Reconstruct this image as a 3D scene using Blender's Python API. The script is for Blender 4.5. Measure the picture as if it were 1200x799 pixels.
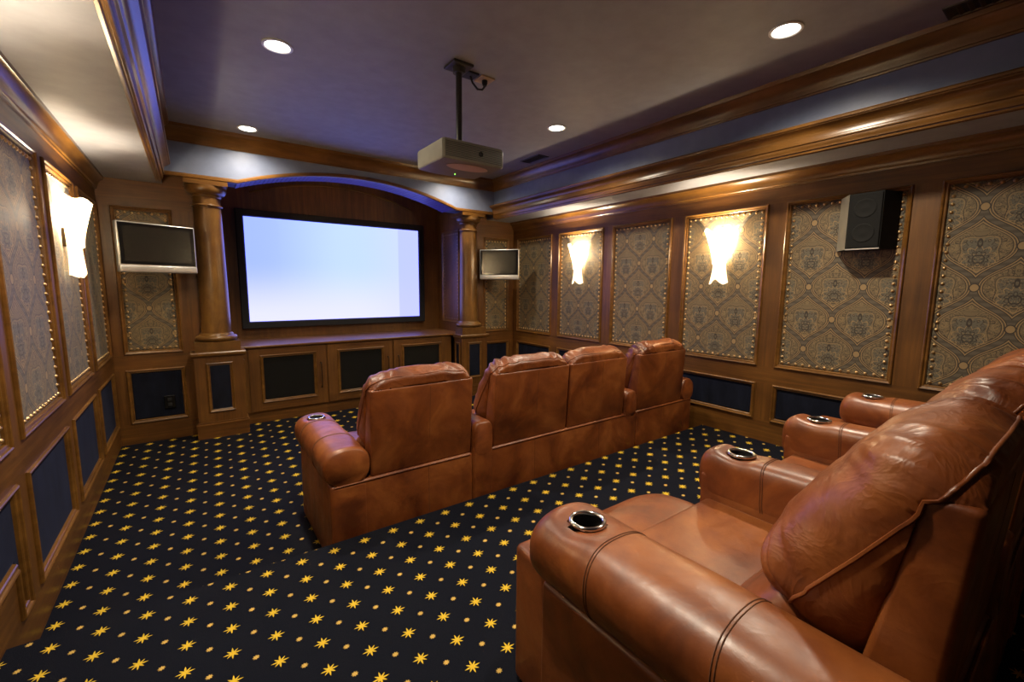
import bpy, bmesh, math, random
from mathutils import Vector, Matrix, noise
PI = math.pi
for o in list(bpy.data.objects):
    bpy.data.objects.remove(o)
sc = bpy.context.scene
COL = sc.collection
random.seed(7)

# ------------------------------------------------------------------ camera
CAM_H = 1.566
yaw, pit, rol, fpx = 0.6311, -0.1245, 0.0081, 511.371
cy_, sy_, cp_, sp_ = math.cos(yaw), math.sin(yaw), math.cos(pit), math.sin(pit)
fwd = Vector((sy_ * cp_, cy_ * cp_, sp_))
rgt = Vector((cy_, -sy_, 0))
upv = rgt.cross(fwd)
c_, s_ = math.cos(rol), math.sin(rol)
r2 = c_ * rgt + s_ * upv
u2 = -s_ * rgt + c_ * upv
cd = bpy.data.cameras.new('camera')
cam = bpy.data.objects.new('camera', cd)
COL.objects.link(cam)
cam.matrix_world = Matrix(((r2.x, u2.x, -fwd.x, 0), (r2.y, u2.y, -fwd.y, 0), (r2.z, u2.z, -fwd.z, CAM_H), (0, 0, 0, 1)))
cd.sensor_width = 36
cd.sensor_fit = 'HORIZONTAL'
cd.lens = fpx / 1200 * 36
cd.clip_start = 0.02
sc.camera = cam
# ------------------------------------------------------------------ world, exposure
w = bpy.data.worlds.new('world')
sc.world = w
w.use_nodes = True
w.node_tree.nodes['Background'].inputs[0].default_value = (0.02, 0.02, 0.025, 1)
w.node_tree.nodes['Background'].inputs[1].default_value = 0.3
vs = sc.view_settings
vs.view_transform = 'Standard'
vs.look = 'None'
vs.gamma = 1
vs.use_curve_mapping = False
vs.exposure = 0.0
DOWNLIGHT_W, SCONCE_W, SCREEN_E = 180, 48, 1.0

# ------------------------------------------------------------------ helpers
def tag(o, label=None, cat=None, group=None, kind=None):
    if label: o['label'] = label
    if cat: o['category'] = cat
    if group: o['group'] = group
    if kind: o['kind'] = kind
    return o

def mesh_obj(name, bm, mats, parent=None, smooth=False, loc=None):
    me = bpy.data.meshes.new(name)
    bmesh.ops.recalc_face_normals(bm, faces=bm.faces[:])
    bm.to_mesh(me)
    bm.free()
    if not isinstance(mats, (list, tuple)):
        mats = [mats]
    for m in mats:
        me.materials.append(m)
    if smooth:
        for p in me.polygons:
            p.use_smooth = True
    o = bpy.data.objects.new(name, me)
    COL.objects.link(o)
    if parent: o.parent = parent
    if loc: o.location = loc
    return o

def auto_smooth(o, deg=35):
    me = o.data
    for p in me.polygons: p.use_smooth = True
    me.set_sharp_from_angle(angle=math.radians(deg))
    return o

def empty(name, loc=(0, 0, 0), rz=0, label=None, cat=None, group=None):
    o = bpy.data.objects.new(name, None)
    o.empty_display_size = 0.1
    COL.objects.link(o)
    o.location = loc
    o.rotation_euler = (0, 0, rz)
    return tag(o, label, cat, group)

def copy_tree(o, parent=None):
    c = o.copy()
    COL.objects.link(c)
    if parent: c.parent = parent
    for ch in o.children:
        copy_tree(ch, c)
    return c

def box(bm, x0, x1, y0, y1, z0, z1, mi=0):
    v = [bm.verts.new((x, y, z)) for x in (x0, x1) for y in (y0, y1) for z in (z0, z1)]
    for q in ((0, 1, 3, 2), (4, 6, 7, 5), (0, 4, 5, 1), (2, 3, 7, 6), (0, 2, 6, 4), (1, 5, 7, 3)):
        f = bm.faces.new([v[i] for i in q])
        f.material_index = mi
    return v

def rbox(bm, x0, x1, y0, y1, z0, z1, r=0.02, seg=3):
    v = box(bm, x0, x1, y0, y1, z0, z1)
    es = list({e for a in v for e in a.link_edges})
    bmesh.ops.bevel(bm, geom=es, offset=r, segments=seg, profile=0.5, affect='EDGES')

def tube(bm, pts, r, seg=8, closed=False):
    pts = [Vector(p) for p in pts]
    n = len(pts)
    rings = []
    prev = None
    for i, p in enumerate(pts):
        a = pts[(i - 1) % n] if (closed or i > 0) else p
        b = pts[(i + 1) % n] if (closed or i < n - 1) else p
        t = (b - a).normalized()
        if prev is None:
            k = Vector((0, 0, 1)) if abs(t.z) < 0.9 else Vector((1, 0, 0))
            nrm = t.cross(k).normalized()
        else:
            nrm = (prev - t * prev.dot(t)).normalized()
        prev = nrm
        bn = t.cross(nrm)
        rr = r[i] if isinstance(r, (list, tuple)) else r
        rings.append([bm.verts.new(p + rr * (math.cos(2 * PI * j / seg) * nrm + math.sin(2 * PI * j / seg) * bn)) for j in range(seg)])
    for i in range(n if closed else n - 1):
        A, B = rings[i], rings[(i + 1) % n]
        for j in range(seg):
            bm.faces.new((A[j], A[(j + 1) % seg], B[(j + 1) % seg], B[j]))
    if not closed:
        bm.faces.new(rings[0][::-1])
        bm.faces.new(rings[-1])

def lathe(bm, prof, cx=0, cy=0, seg=48, cap=True):
    rings = []
    for r, z in prof:
        rings.append([bm.verts.new((cx + r * math.cos(2 * PI * j / seg), cy + r * math.sin(2 * PI * j / seg), z)) for j in range(seg)])
    for a, b in zip(rings, rings[1:]):
        for j in range(seg):
            bm.faces.new((a[j], a[(j + 1) % seg], b[(j + 1) % seg], b[j]))
    if cap:
        bm.faces.new(rings[0][::-1])
        bm.faces.new(rings[-1])

def prism_y(bm, prof, y0, y1, mi=0):
    """closed (x,z) profile extruded along y"""
    a = [bm.verts.new((x, y0, z)) for x, z in prof]
    b = [bm.verts.new((x, y1, z)) for x, z in prof]
    n = len(prof)
    for i in range(n):
        bm.faces.new((a[i], a[(i + 1) % n], b[(i + 1) % n], b[i])).material_index = mi
    bm.faces.new(a[::-1]).material_index = mi
    bm.faces.new(b).material_index = mi

def prism_x(bm, prof, x0, x1, mi=0):
    """closed (y,z) profile extruded along x"""
    a = [bm.verts.new((x0, y, z)) for y, z in prof]
    b = [bm.verts.new((x1, y, z)) for y, z in prof]
    n = len(prof)
    for i in range(n):
        bm.faces.new((a[i], a[(i + 1) % n], b[(i + 1) % n], b[i])).material_index = mi
    bm.faces.new(a[::-1]).material_index = mi
    bm.faces.new(b).material_index = mi

def inset_poly(pts, d):
    """offset a CCW rectilinear polygon inward by d"""
    n = len(pts)
    out = []
    for i in range(n):
        p0, p1, p2 = Vector(pts[i - 1]), Vector(pts[i]), Vector(pts[(i + 1) % n])
        e1, e2 = (p1 - p0).normalized(), (p2 - p1).normalized()
        n1, n2 = Vector((-e1.y, e1.x)), Vector((-e2.y, e2.x))
        m = (n1 + n2)
        out.append(p1 + m * (d / (1 + n1.dot(n2))))
    return out

def frame_bm(pts, prof):
    """mitred moulding around CCW polygon in local (x,z), normal -y; prof = [(inset, height)]"""
    bm = bmesh.new()
    loops = []
    for d, h in prof:
        loops.append([bm.verts.new((p.x, -h, p.y)) for p in inset_poly(pts, d)])
    n = len(pts)
    for a, b in zip(loops, loops[1:]):
        for i in range(n):
            bm.faces.new((a[i], a[(i + 1) % n], b[(i + 1) % n], b[i]))
    return bm

MOULD = [(0.0, -0.004), (0.0, 0.006), (0.003, 0.013), (0.008, 0.016), (0.014, 0.013), (0.017, 0.006), (0.022, 0.004), (0.028, 0.005), (0.032, 0.001), (0.036, -0.016)]

# ------------------------------------------------------------------ materials
class Ex:
    """tiny expression wrapper around Math nodes"""
    def __init__(s, nt, k): s.nt, s.k = nt, k
    def _op(s, op, *a):
        n = s.nt.nodes.new('ShaderNodeMath')
        n.operation = op
        for i, v in enumerate((s,) + a):
            if isinstance(v, Ex): s.nt.links.new(v.k, n.inputs[i])
            else: n.inputs[i].default_value = v
        return Ex(s.nt, n.outputs[0])
    def __add__(s, o): return s._op('ADD', o)
    __radd__ = __add__
    def __sub__(s, o): return s._op('SUBTRACT', o)
    def __rsub__(s, o): return (s * -1) + o
    def __mul__(s, o): return s._op('MULTIPLY', o)
    __rmul__ = __mul__
    def __truediv__(s, o): return s._op('DIVIDE', o)
    def frac(s): return s._op('FRACT')
    def abs(s): return s._op('ABSOLUTE')
    def cos(s): return s._op('COSINE')
    def sin(s): return s._op('SINE')
    def sqrt(s): return s._op('SQRT')
    def min(s, o): return s._op('MINIMUM', o)
    def max(s, o): return s._op('MAXIMUM', o)
    def lt(s, o): return s._op('LESS_THAN', o)
    def gt(s, o): return s._op('GREATER_THAN', o)
    def atan2(s, o): return s._op('ARCTAN2', o)
    def pow(s, o): return s._op('POWER', o)
    def mixf(s, a, b):  # s is factor
        return a + (b - a) * s if isinstance(a, Ex) else (b - a) * s + a
    def step(s, e0, e1):  # smooth 0..1 from e0 to e1
        n = s.nt.nodes.new('ShaderNodeMapRange')
        n.interpolation_type = 'SMOOTHSTEP'
        s.nt.links.new(s.k, n.inputs[0])
        n.inputs[1].default_value = e0
        n.inputs[2].default_value = e1
        return Ex(s.nt, n.outputs[0])

def new_mat(name):
    m = bpy.data.materials.new(name)
    m.use_nodes = True
    nt = m.node_tree
    return m, nt, nt.nodes['Principled BSDF']

def setp(b, **k):
    for n, v in k.items():
        b.inputs[n.replace('_', ' ')].default_value = v

def coords(nt, kind='Object'):
    n = nt.nodes.new('ShaderNodeTexCoord')
    return n.outputs[kind]

def mapping(nt, vec, scale):
    n = nt.nodes.new('ShaderNodeMapping')
    nt.links.new(vec, n.inputs[0])
    n.inputs['Scale'].default_value = scale
    return n.outputs[0]

def noise_t(nt, vec, scale, detail=4, rough=0.55, dist=0.0):
    n = nt.nodes.new('ShaderNodeTexNoise')
    nt.links.new(vec, n.inputs['Vector'])
    n.inputs['Scale'].default_value = scale
    n.inputs['Detail'].default_value = detail
    n.inputs['Roughness'].default_value = rough
    n.inputs['Distortion'].default_value = dist
    return n.outputs[0]

def ramp(nt, fac, stops):
    n = nt.nodes.new('ShaderNodeValToRGB')
    nt.links.new(fac, n.inputs[0])
    el = n.color_ramp.elements
    while len(el) < len(stops): el.new(0.5)
    for e, (p, c) in zip(el, stops):
        e.position = p
        e.color = (*c, 1)
    return n.outputs[0]

def mixc(nt, fac, a, b):
    n = nt.nodes.new('ShaderNodeMix')
    n.data_type = 'RGBA'
    if isinstance(fac, Ex): fac = fac.k
    if isinstance(fac, (int, float)): n.inputs[0].default_value = fac
    else: nt.links.new(fac, n.inputs[0])
    for v, i in ((a, 6), (b, 7)):
        if isinstance(v, tuple): n.inputs[i].default_value = (*v, 1)
        else: nt.links.new(v, n.inputs[i])
    return n.outputs[2]

def bump(nt, b, h, strength=0.2, dist=0.01):
    n = nt.nodes.new('ShaderNodeBump')
    n.inputs['Strength'].default_value = strength
    n.inputs['Distance'].default_value = dist
    nt.links.new(h.k if isinstance(h, Ex) else h, n.inputs['Height'])
    nt.links.new(n.outputs[0], b.inputs['Normal'])

def world_pos(nt):
    n = nt.nodes.new('ShaderNodeNewGeometry')
    return n.outputs['Position']

def wood(name, scale, c0, c1, c2, rough=0.42, coat=0.06):
    m, nt, b = new_mat(name)
    p = world_pos(nt)
    g = noise_t(nt, mapping(nt, p, scale), 1.0, 6, 0.6, 0.6)
    big = noise_t(nt, mapping(nt, p, (1.3, 1.3, 1.3)), 1.6, 3)
    colr = ramp(nt, g, [(0.25, c0), (0.52, c1), (0.8, c2)])
    dark = ramp(nt, big, [(0.3, (0.62, 0.6, 0.58)), (0.7, (1.15, 1.15, 1.1))])
    n = nt.nodes.new('ShaderNodeMix')
    n.data_type = 'RGBA'
    n.blend_type = 'MULTIPLY'
    n.inputs[0].default_value = 1
    nt.links.new(colr, n.inputs[6])
    nt.links.new(dark, n.inputs[7])
    nt.links.new(n.outputs[2], b.inputs['Base Color'])
    setp(b, Roughness=rough, Coat_Weight=coat, Coat_Roughness=0.25)
    bump(nt, b, g, 0.06, 0.004)
    return m
WC = ((0.078, 0.029, 0.0055), (0.138, 0.055, 0.0100), (0.215, 0.092, 0.0175))
WOODV = wood('stained_wood_vertical_grain', (26, 26, 1.6), *WC)
WOODH = wood('stained_wood_horizontal_grain', (1.6, 1.6, 30), *WC)
WCM = ((0.100, 0.041, 0.0088), (0.170, 0.075, 0.0158), (0.255, 0.118, 0.026))
WMOULD = wood('moulding_wood', (3, 3, 14), *WCM, rough=0.28, coat=0.2)
WCOL = wood('column_wood', (9, 9, 3.0), (0.085, 0.036, 0.009), (0.155, 0.073, 0.018), (0.25, 0.128, 0.030), rough=0.30, coat=0.2)

def plain(name, col, rough=0.5, metal=0.0, spec=0.5, **k):
    m, nt, b = new_mat(name)
    setp(b, Base_Color=(*col, 1), Roughness=rough, Metallic=metal)
    b.inputs['Specular IOR Level'].default_value = spec
    for n, v in k.items(): b.inputs[n.replace('_', ' ')].default_value = v
    # faint variation so that no surface is perfectly flat
    g = noise_t(nt, coords(nt), 9, 3)
    c = ramp(nt, g, [(0.3, tuple(x * 0.92 for x in col)), (0.7, tuple(min(1, x * 1.08) for x in col))])
    nt.links.new(c, b.inputs['Base Color'])
    return m

PAINT = plain('grey_satin_paint', (0.25, 0.25, 0.275), 0.60)
FASCIA = plain('slate_blue_satin_paint', (0.165, 0.20, 0.305), 0.45)
BOARDM = plain('board_painted_blue_glow', (0.13, 0.12, 0.40), 0.35)  # blue light on the arch underside is put into the boards' colour
BLACK = plain('matte_black', (0.008, 0.008, 0.009), 0.6)
GRILLE = plain('black_grille_cloth', (0.007, 0.0068, 0.0064), 0.9, spec=0.15)
GLOSSBLACK = plain('glossy_black', (0.006, 0.006, 0.007), 0.12)
SILVER = plain('silver_plastic', (0.55, 0.54, 0.52), 0.32, 0.55)
CHROME = plain('chrome', (0.8, 0.8, 0.8), 0.12, 1.0)
BRONZE = plain('dark_bronze', (0.035, 0.024, 0.014), 0.35, 0.7)
BRASS = plain('antique_brass_nail', (0.60, 0.40, 0.19), 0.32, 0.85)
PROJ = plain('projector_grey', (0.21, 0.198, 0.155), 0.4)
PROJD = plain('projector_dark_groove', (0.05, 0.048, 0.04), 0.5)
PROJP = plain('projector_pale_panel', (0.60, 0.44, 0.36), 0.3)
POLEM = plain('grey_steel_pole', (0.07, 0.068, 0.06), 0.35, 0.6)
IVORY = plain('ivory_plate', (0.5, 0.36, 0.22), 0.4)
WHITETRIM = plain('white_trim', (0.75, 0.75, 0.72), 0.4)
SPKBODY = plain('speaker_charcoal', (0.0055, 0.0054, 0.005), 0.75, spec=0.2)
SPKSIDE = plain('speaker_side_grey', (0.22, 0.21, 0.17), 0.35, 0.4)
CONE = plain('speaker_cone', (0.008, 0.0078, 0.007), 0.75, spec=0.2)

def emis(name, col, strength):
    m, nt, b = new_mat(name)
    setp(b, Base_Color=(0.02, 0.02, 0.02, 1), Emission_Color=(*col, 1), Emission_Strength=strength)
    return m
GREEN = emis('green_led', (0.3, 1.0, 0.1), 3)
LAMP = emis('downlight_lamp', (1.0, 0.95, 0.85), 14)

# velvet
m, nt, b = new_mat('navy_velvet')
g = noise_t(nt, mapping(nt, world_pos(nt), (5, 5, 1.6)), 2.2, 5, 0.6, 0.4)
nt.links.new(ramp(nt, g, [(0.3, (0.004, 0.005, 0.010)), (0.7, (0.010, 0.0125, 0.026))]), b.inputs['Base Color'])
setp(b, Roughness=0.8, Specular_IOR_Level=0.12, Sheen_Weight=0.10, Sheen_Roughness=0.4, Sheen_Tint=(0.25, 0.3, 0.6, 1))
VELVET = m

# leather
def leather(name, c0, c1, c2, wr):
    m, nt, b = new_mat(name)
    p = world_pos(nt)
    g = noise_t(nt, p, 3.6, 6, 0.62, 0.5)
    nt.links.new(ramp(nt, g, [(0.32, c0), (0.5, c1), (0.7, c2)]), b.inputs['Base Color'])
    g2 = noise_t(nt, p, 14, 4, 0.6)
    nt.links.new(ramp(nt, g2, [(0.3, (0.34, 0.34, 0.34)), (0.7, (0.50, 0.50, 0.50))]), b.inputs['Roughness'])
    setp(b, Coat_Weight=0.08, Coat_Roughness=0.3)
    f = noise_t(nt, p, 240, 2, 0.6)
    s_ = noise_t(nt, p, 26, 3, 0.6, 0.8)
    big = noise_t(nt, p, 8, 3, 0.55, 1.4)
    rid = 1.0 - (Ex(nt, big) * 2.0 - 1.0).abs()
    hh = Ex(nt, f) * 0.10 + Ex(nt, s_) * 0.5 + rid.pow(3.0) * (2.2 * wr)
    bump(nt, b, hh, 0.16, 0.006)
    return m
LC = ((0.080, 0.0170, 0.0036), (0.172, 0.0440, 0.0088), (0.285, 0.090, 0.0200))
LEATHER = leather('cognac_leather', *LC, 0.15)
PILLOWL = leather('cognac_leather_creased', *LC, 1.0)
STITCH = plain('stitching', (0.10, 0.035, 0.012), 0.6)

# damask
def damask():
    m, nt, b = new_mat('damask_fabric')
    sx = nt.nodes.new('ShaderNodeSeparateXYZ')
    nt.links.new(coords(nt), sx.inputs[0])
    x, z = Ex(nt, sx.outputs[0]), Ex(nt, sx.outputs[2])
    W_, H_ = 0.358, 0.505
    u, v = x / W_ + 0.53, z / H_ + 0.0
    fu = u.frac()
    s2 = v * (2 * PI)
    cs = s2.cos()
    A = 0.25 - cs * (1.22 - cs * cs * 0.22) * 0.25
    d1, d2 = (fu - A).abs(), (fu - (1.0 - A)).abs()
    slope = s2.sin() * (1.22 - cs * cs * 0.66) * (0.25 * 2 * PI * W_ / H_)
    d = d1.min(d2) * W_ / ((slope * slope + 1.0).sqrt())
    inside = fu.gt(A) * fu.lt(1.0 - A)
    pu = inside.mixf((u + 0.5).frac() - 0.5, fu - 0.5)
    pv = inside.mixf(v.frac() - 0.5, (v + 0.5).frac() - 0.5)
    ax, az = pu.abs() * W_, pv * H_ + 0.024
    # mirrored filigree
    cv = nt.nodes.new('ShaderNodeCombineXYZ')
    nt.links.new(ax.k, cv.inputs[0])
    nt.links.new(az.k, cv.inputs[1])
    nt.links.new((inside * 0.7).k, cv.inputs[2])
    n1 = Ex(nt, noise_t(nt, cv.outputs[0], 20, 1, 0.5, 1.6))
    fil = (n1 * 19.0).sin().abs()
    fildark = 1.0 - fil.step(0.22, 0.55)
    n2 = Ex(nt, noise_t(nt, cv.outputs[0], 30, 1, 0.5, 1.2))
    filgold = 1.0 - (n2 * 11.0).sin().abs().step(0.2, 0.6)
    th = az.atan2(ax)
    r = ((ax / 0.120).pow(2.0) + ((az + 0.004) / 0.140).pow(2.0)).sqrt()
    rl = r * (1.0 + (th * 4.0).cos() * 0.14)
    ring = ((rl - 0.80).abs()).step(0.014, 0.032)
    ring2 = ((rl - 0.74).abs()).step(0.014, 0.032)
    # palmette: petals fanning out of a heart
    ph = ax.atan2(az + 0.045)
    rp = (ax * ax + (az + 0.045) * (az + 0.045)).sqrt()
    lobes = (ph * 5.0).cos().abs()
    pet = ((rp - 0.055 - lobes * 0.024).abs()).step(0.0018, 0.0045)
    pet2 = ((rp - 0.030 - lobes * 0.016).abs()).step(0.0016, 0.0040)
    hr = (((ax - 0.009) / 0.017).pow(2.0) + ((az + 0.048) / 0.024).pow(2.0)).sqrt()
    heart = ((hr - 1.0).abs()).step(0.10, 0.24)
    tr = ((ax / 0.011).pow(2.0) + ((az - 0.052) / 0.024).pow(2.0)).sqrt()
    bud = ((tr - 0.9).abs()).step(0.2, 0.45)
    tan, dark, gold, blue = (0.165, 0.120, 0.060), (0.020, 0.014, 0.011), (0.31, 0.205, 0.088), (0.115, 0.105, 0.074)
    c = mixc(nt, rl.step(0.55, 0.85), blue, tan)
    c = mixc(nt, filgold * 0.55, c, gold)
    c = mixc(nt, fildark * 0.82, c, dark)
    c = mixc(nt, ring2 * 0.6 + 0.4, gold, c)
    c = mixc(nt, ring * 0.6 + 0.4, dark, c)
    c = mixc(nt, (d - 0.0365).abs().step(0.0014, 0.0030), dark, c)
    c = mixc(nt, (d - 0.0325).abs().step(0.0014, 0.0030), gold, c)
    c = mixc(nt, heart, dark, c)
    c = mixc(nt, pet, gold, c)
    c = mixc(nt, pet2, dark, c)
    c = mixc(nt, bud, dark, c)
    # ogee band: gold edge, dark outlines, beaded grey centre
    c = mixc(nt, d.step(0.0255, 0.0280), dark, c)
    c = mixc(nt, d.step(0.0215, 0.0230), gold, c)
    c = mixc(nt, d.step(0.0160, 0.0175), dark, c)
    bead = ((v * 26.0 * PI).sin() * 0.5 + 0.5).step(0.25, 0.6)
    c2 = mixc(nt, bead, (0.062, 0.050, 0.036), (0.105, 0.088, 0.06))
    c = mixc(nt, d.step(0.0115, 0.0130), c2, c)
    # fleur at the nodes
    nu, nv = (u + 0.5).frac() - 0.5, (v + 0.5).frac() - 0.5
    nu2, nv2 = fu - 0.5, v.frac() - 0.5
    q1 = ((nu * W_ / 0.026).pow(2.0) + (nv * H_ / 0.030).pow(2.0)).sqrt()
    q2 = ((nu2 * W_ / 0.026).pow(2.0) + (nv2 * H_ / 0.030).pow(2.0)).sqrt()
    q = q1.min(q2)
    c = mixc(nt, q.step(0.70, 0.8), gold, c)
    c = mixc(nt, (q - 0.86).abs().step(0.08, 0.13), dark, c)
    wv = noise_t(nt, mapping(nt, coords(nt), (600, 600, 300)), 1.0, 1)
    c = mixc(nt, Ex(nt, wv).step(0.3, 0.8) * 0.25, c, tan)
    nt.links.new(c, b.inputs['Base Color'])
    setp(b, Roughness=0.62, Sheen_Weight=0.1)
    bump(nt, b, n1 * 0.4 + d.step(0.0, 0.02) * 0.6, 0.15, 0.003)
    return m
DAMASK = damask()

# star carpet; each floor's weave has its own set-out of star rows
def carpet(name, h):
    m, nt, b = new_mat(name)
    sx = nt.nodes.new('ShaderNodeSeparateXYZ')
    nt.links.new(world_pos(nt), sx.inputs[0])
    x, y = Ex(nt, sx.outputs[0]), Ex(nt, sx.outputs[1])
    den = x * h[6] + y * h[7] + 1.0
    i = (x * h[0] + y * h[1] + h[2]) / den
    j = (x * h[3] + y * h[4] + h[5]) / den
    fi, fj = (i + 0.5).frac() - 0.5, (j + 0.5).frac() - 0.5
    r = (fi * fi + fj * fj).sqrt()
    th = fj.atan2(fi)
    t = ((th * (8 / (2 * PI)) + 8.0).frac() - 0.5).abs() * 2.0
    alt = ((th * 4.0).cos() * 0.5 + 0.5)
    R = t.pow(1.6) * (alt * 0.03 + 0.112) + 0.066
    star = 1.0 - (r - R).step(-0.012, 0.012)
    gi = i.frac() - 0.5
    gj = j.frac() - 0.5
    r2_ = (gi * gi + gj * gj).sqrt()
    th2 = gj.atan2(gi)
    t2 = ((th2 * (8 / (2 * PI)) + 8.0).frac() - 0.5).abs() * 2.0
    dia = 1.0 - (r2_ - (t2 * 0.040 + 0.046)).step(-0.012, 0.012)
    fz = Ex(nt, noise_t(nt, world_pos(nt), 420, 2, 0.7))
    ly = Ex(nt, noise_t(nt, world_pos(nt), 2.5, 3, 0.6))
    navy = mixc(nt, fz, (0.0009, 0.0014, 0.0042), (0.0037, 0.0053, 0.0130))
    navy = mixc(nt, ly * 0.35, navy, (0.003, 0.0041, 0.0088))
    gold = mixc(nt, fz, (0.42, 0.25, 0.012), (0.80, 0.56, 0.05))
    c = mixc(nt, star, navy, gold)
    c = mixc(nt, dia, c, mixc(nt, fz, (0.40, 0.24, 0.05), (0.66, 0.44, 0.12)))
    nt.links.new(c, b.inputs['Base Color'])
    setp(b, Roughness=0.95)
    b.inputs['Specular IOR Level'].default_value = 0.15
    bump(nt, b, fz + (star + dia) * 0.6, 0.5, 0.004)
    return m
CARPET0 = carpet('navy_star_carpet', [7.349892257257532, 0.01177533979140374, 4.445073797996863, -0.7363331308185618, 5.932558543722105, -32.521400371601004, 0.045262469433946226, 0.06318022413244533])
CARPET1 = carpet('navy_star_carpet_riser', [7.7624751368364135, -0.560359934091883, -2.664807812613958, -0.15992421434569792, 7.909046511812451, -17.486841955015706, 0.06820097848551371, 0.07459695341456947])

# ------------------------------------------------------------------ room constants (metres)
XL, XR, XC = -0.646, 4.033, 1.693
YF, YB = 5.5, -1.7          # front wall panel plane, back wall
RISER_Z, RISER_Y = 0.2107, 2.30
SOFFIT, CEIL = 2.519, 3.03
TL, TR = -0.16, 3.546       # tray fascias
ZT, ZB, ZLT, ZLB, ZLB2 = 2.277, 0.884, 0.734, 0.203, 0.404
HEAD0, HEAD1 = 5.31, 5.72   # header over the columns
P_HI, P_STEP, P_W, NP = 5.395, 0.932, 0.79, 8
STEP_Y = 2.466              # where the low panel of the stepped bay ends

# ------------------------------------------------------------------ floor and riser
bm = bmesh.new()
box(bm, XL - 0.05, XR + 0.05, RISER_Y - 0.02, 6.40, -0.12, 0.0)
tag(mesh_obj('floor', bm, CARPET0), kind='structure')
bm = bmesh.new()
box(bm, XL, XR, YB, RISER_Y, -0.12, RISER_Z)
bmesh.ops.bevel(bm, geom=[e for e in bm.edges if all(abs(v.co.y - RISER_Y) < 1e-4 and v.co.z > 0 for v in e.verts)], offset=0.012, segments=3, affect='EDGES')
tag(mesh_obj('floor_riser', bm, CARPET1), kind='structure')

# ------------------------------------------------------------------ side walls with panels
def rect(w_, h_):
    return [Vector((-w_ / 2, -h_ / 2)), Vector((w_ / 2, -h_ / 2)), Vector((w_ / 2, h_ / 2)), Vector((-w_ / 2, h_ / 2))]

def nails_bm(w_, h_, ins=0.055, step=0.052, r=0.0118, depth=0.0):
    bm = bmesh.new()
    pts = []
    a, b_ = w_ / 2 - ins, h_ / 2 - ins
    nx, nz = max(2, round(2 * a / step)), max(2, round(2 * b_ / step))
    for k in range(nx + 1):
        pts += [(-a + 2 * a * k / nx, -b_), (-a + 2 * a * k / nx, b_)]
    for k in range(1, nz):
        pts += [(-a, -b_ + 2 * b_ * k / nz), (a, -b_ + 2 * b_ * k / nz)]
    for (px, pz) in pts:
        rings = []
        for q, (rr, hh) in enumerate(((1.0, 0.0), (0.86, 0.5), (0.5, 0.85))):
            rings.append([bm.verts.new((px + r * rr * math.cos(PI * s / 4), depth - r * hh, pz + r * rr * math.sin(PI * s / 4))) for s in range(8)])
        top = bm.verts.new((px, depth - r, pz))
        for A, B in zip(rings, rings[1:]):
            for s in range(8):
                bm.faces.new((A[s], A[(s + 1) % 8], B[(s + 1) % 8], B[s]))
        for s in range(8):
            bm.faces.new((rings[-1][s], rings[-1][(s + 1) % 8], top))
    return bm

def me_from(bm, name, mat, smooth=False):
    bmesh.ops.recalc_face_normals(bm, faces=bm.faces[:])
    me = bpy.data.meshes.new(name)
    bm.to_mesh(me)
    bm.free()
    me.materials.append(mat)
    if smooth:
        for p in me.polygons: p.use_smooth = True
    return me

def pad_bm(poly, depth, puff=0.006):
    """upholstered pad: flat polygon with softened border"""
    bm = bmesh.new()
    loops = []
    for d, h in ((0.028, -depth), (0.045, -depth + puff)):
        loops.append([bm.verts.new((p.x, -h, p.y)) for p in inset_poly(poly, d)])
    n = len(poly)
    for i in range(n):
        bm.faces.new((loops[0][i], loops[0][(i + 1) % n], loops[1][(i + 1) % n], loops[1][i]))
    bm.faces.new(loops[1])
    return bm

_cache = {}
def panel(wall, M, poly, kind):
    """kind 'damask' or 'velvet'. M places local (x, -normal, z)"""
    key = (kind, tuple((round(p.x, 4), round(p.y, 4)) for p in poly))
    if key not in _cache:
        xs = [p.x for p in poly]
        zs = [p.y for p in poly]
        w_, h_ = max(xs) - min(xs), max(zs) - min(zs)
        fab = me_from(pad_bm(poly, 0.014), 'panel', DAMASK if kind == 'damask' else VELVET)
        fr = me_from(frame_bm(poly, MOULD), 'moulding', WMOULD)
        nl = me_from(nails_bm(w_, h_, depth=0.009), 'nailheads', BRASS, True) if kind == 'damask' else None
        _cache[key] = (fab, fr, nl)
    fab, fr, nl = _cache[key]
    o = bpy.data.objects.new('damask_panel' if kind == 'damask' else 'velvet_panel', fab)
    COL.objects.link(o)
    o.parent = wall
    o.matrix_basis = M
    f = bpy.data.objects.new('frame_moulding', fr)
    COL.objects.link(f)
    f.parent = o
    if nl:
        k = bpy.data.objects.new('nailheads', nl)
        COL.objects.link(k)
        k.parent = o
        k['kind'] = 'stuff'
    return o

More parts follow.
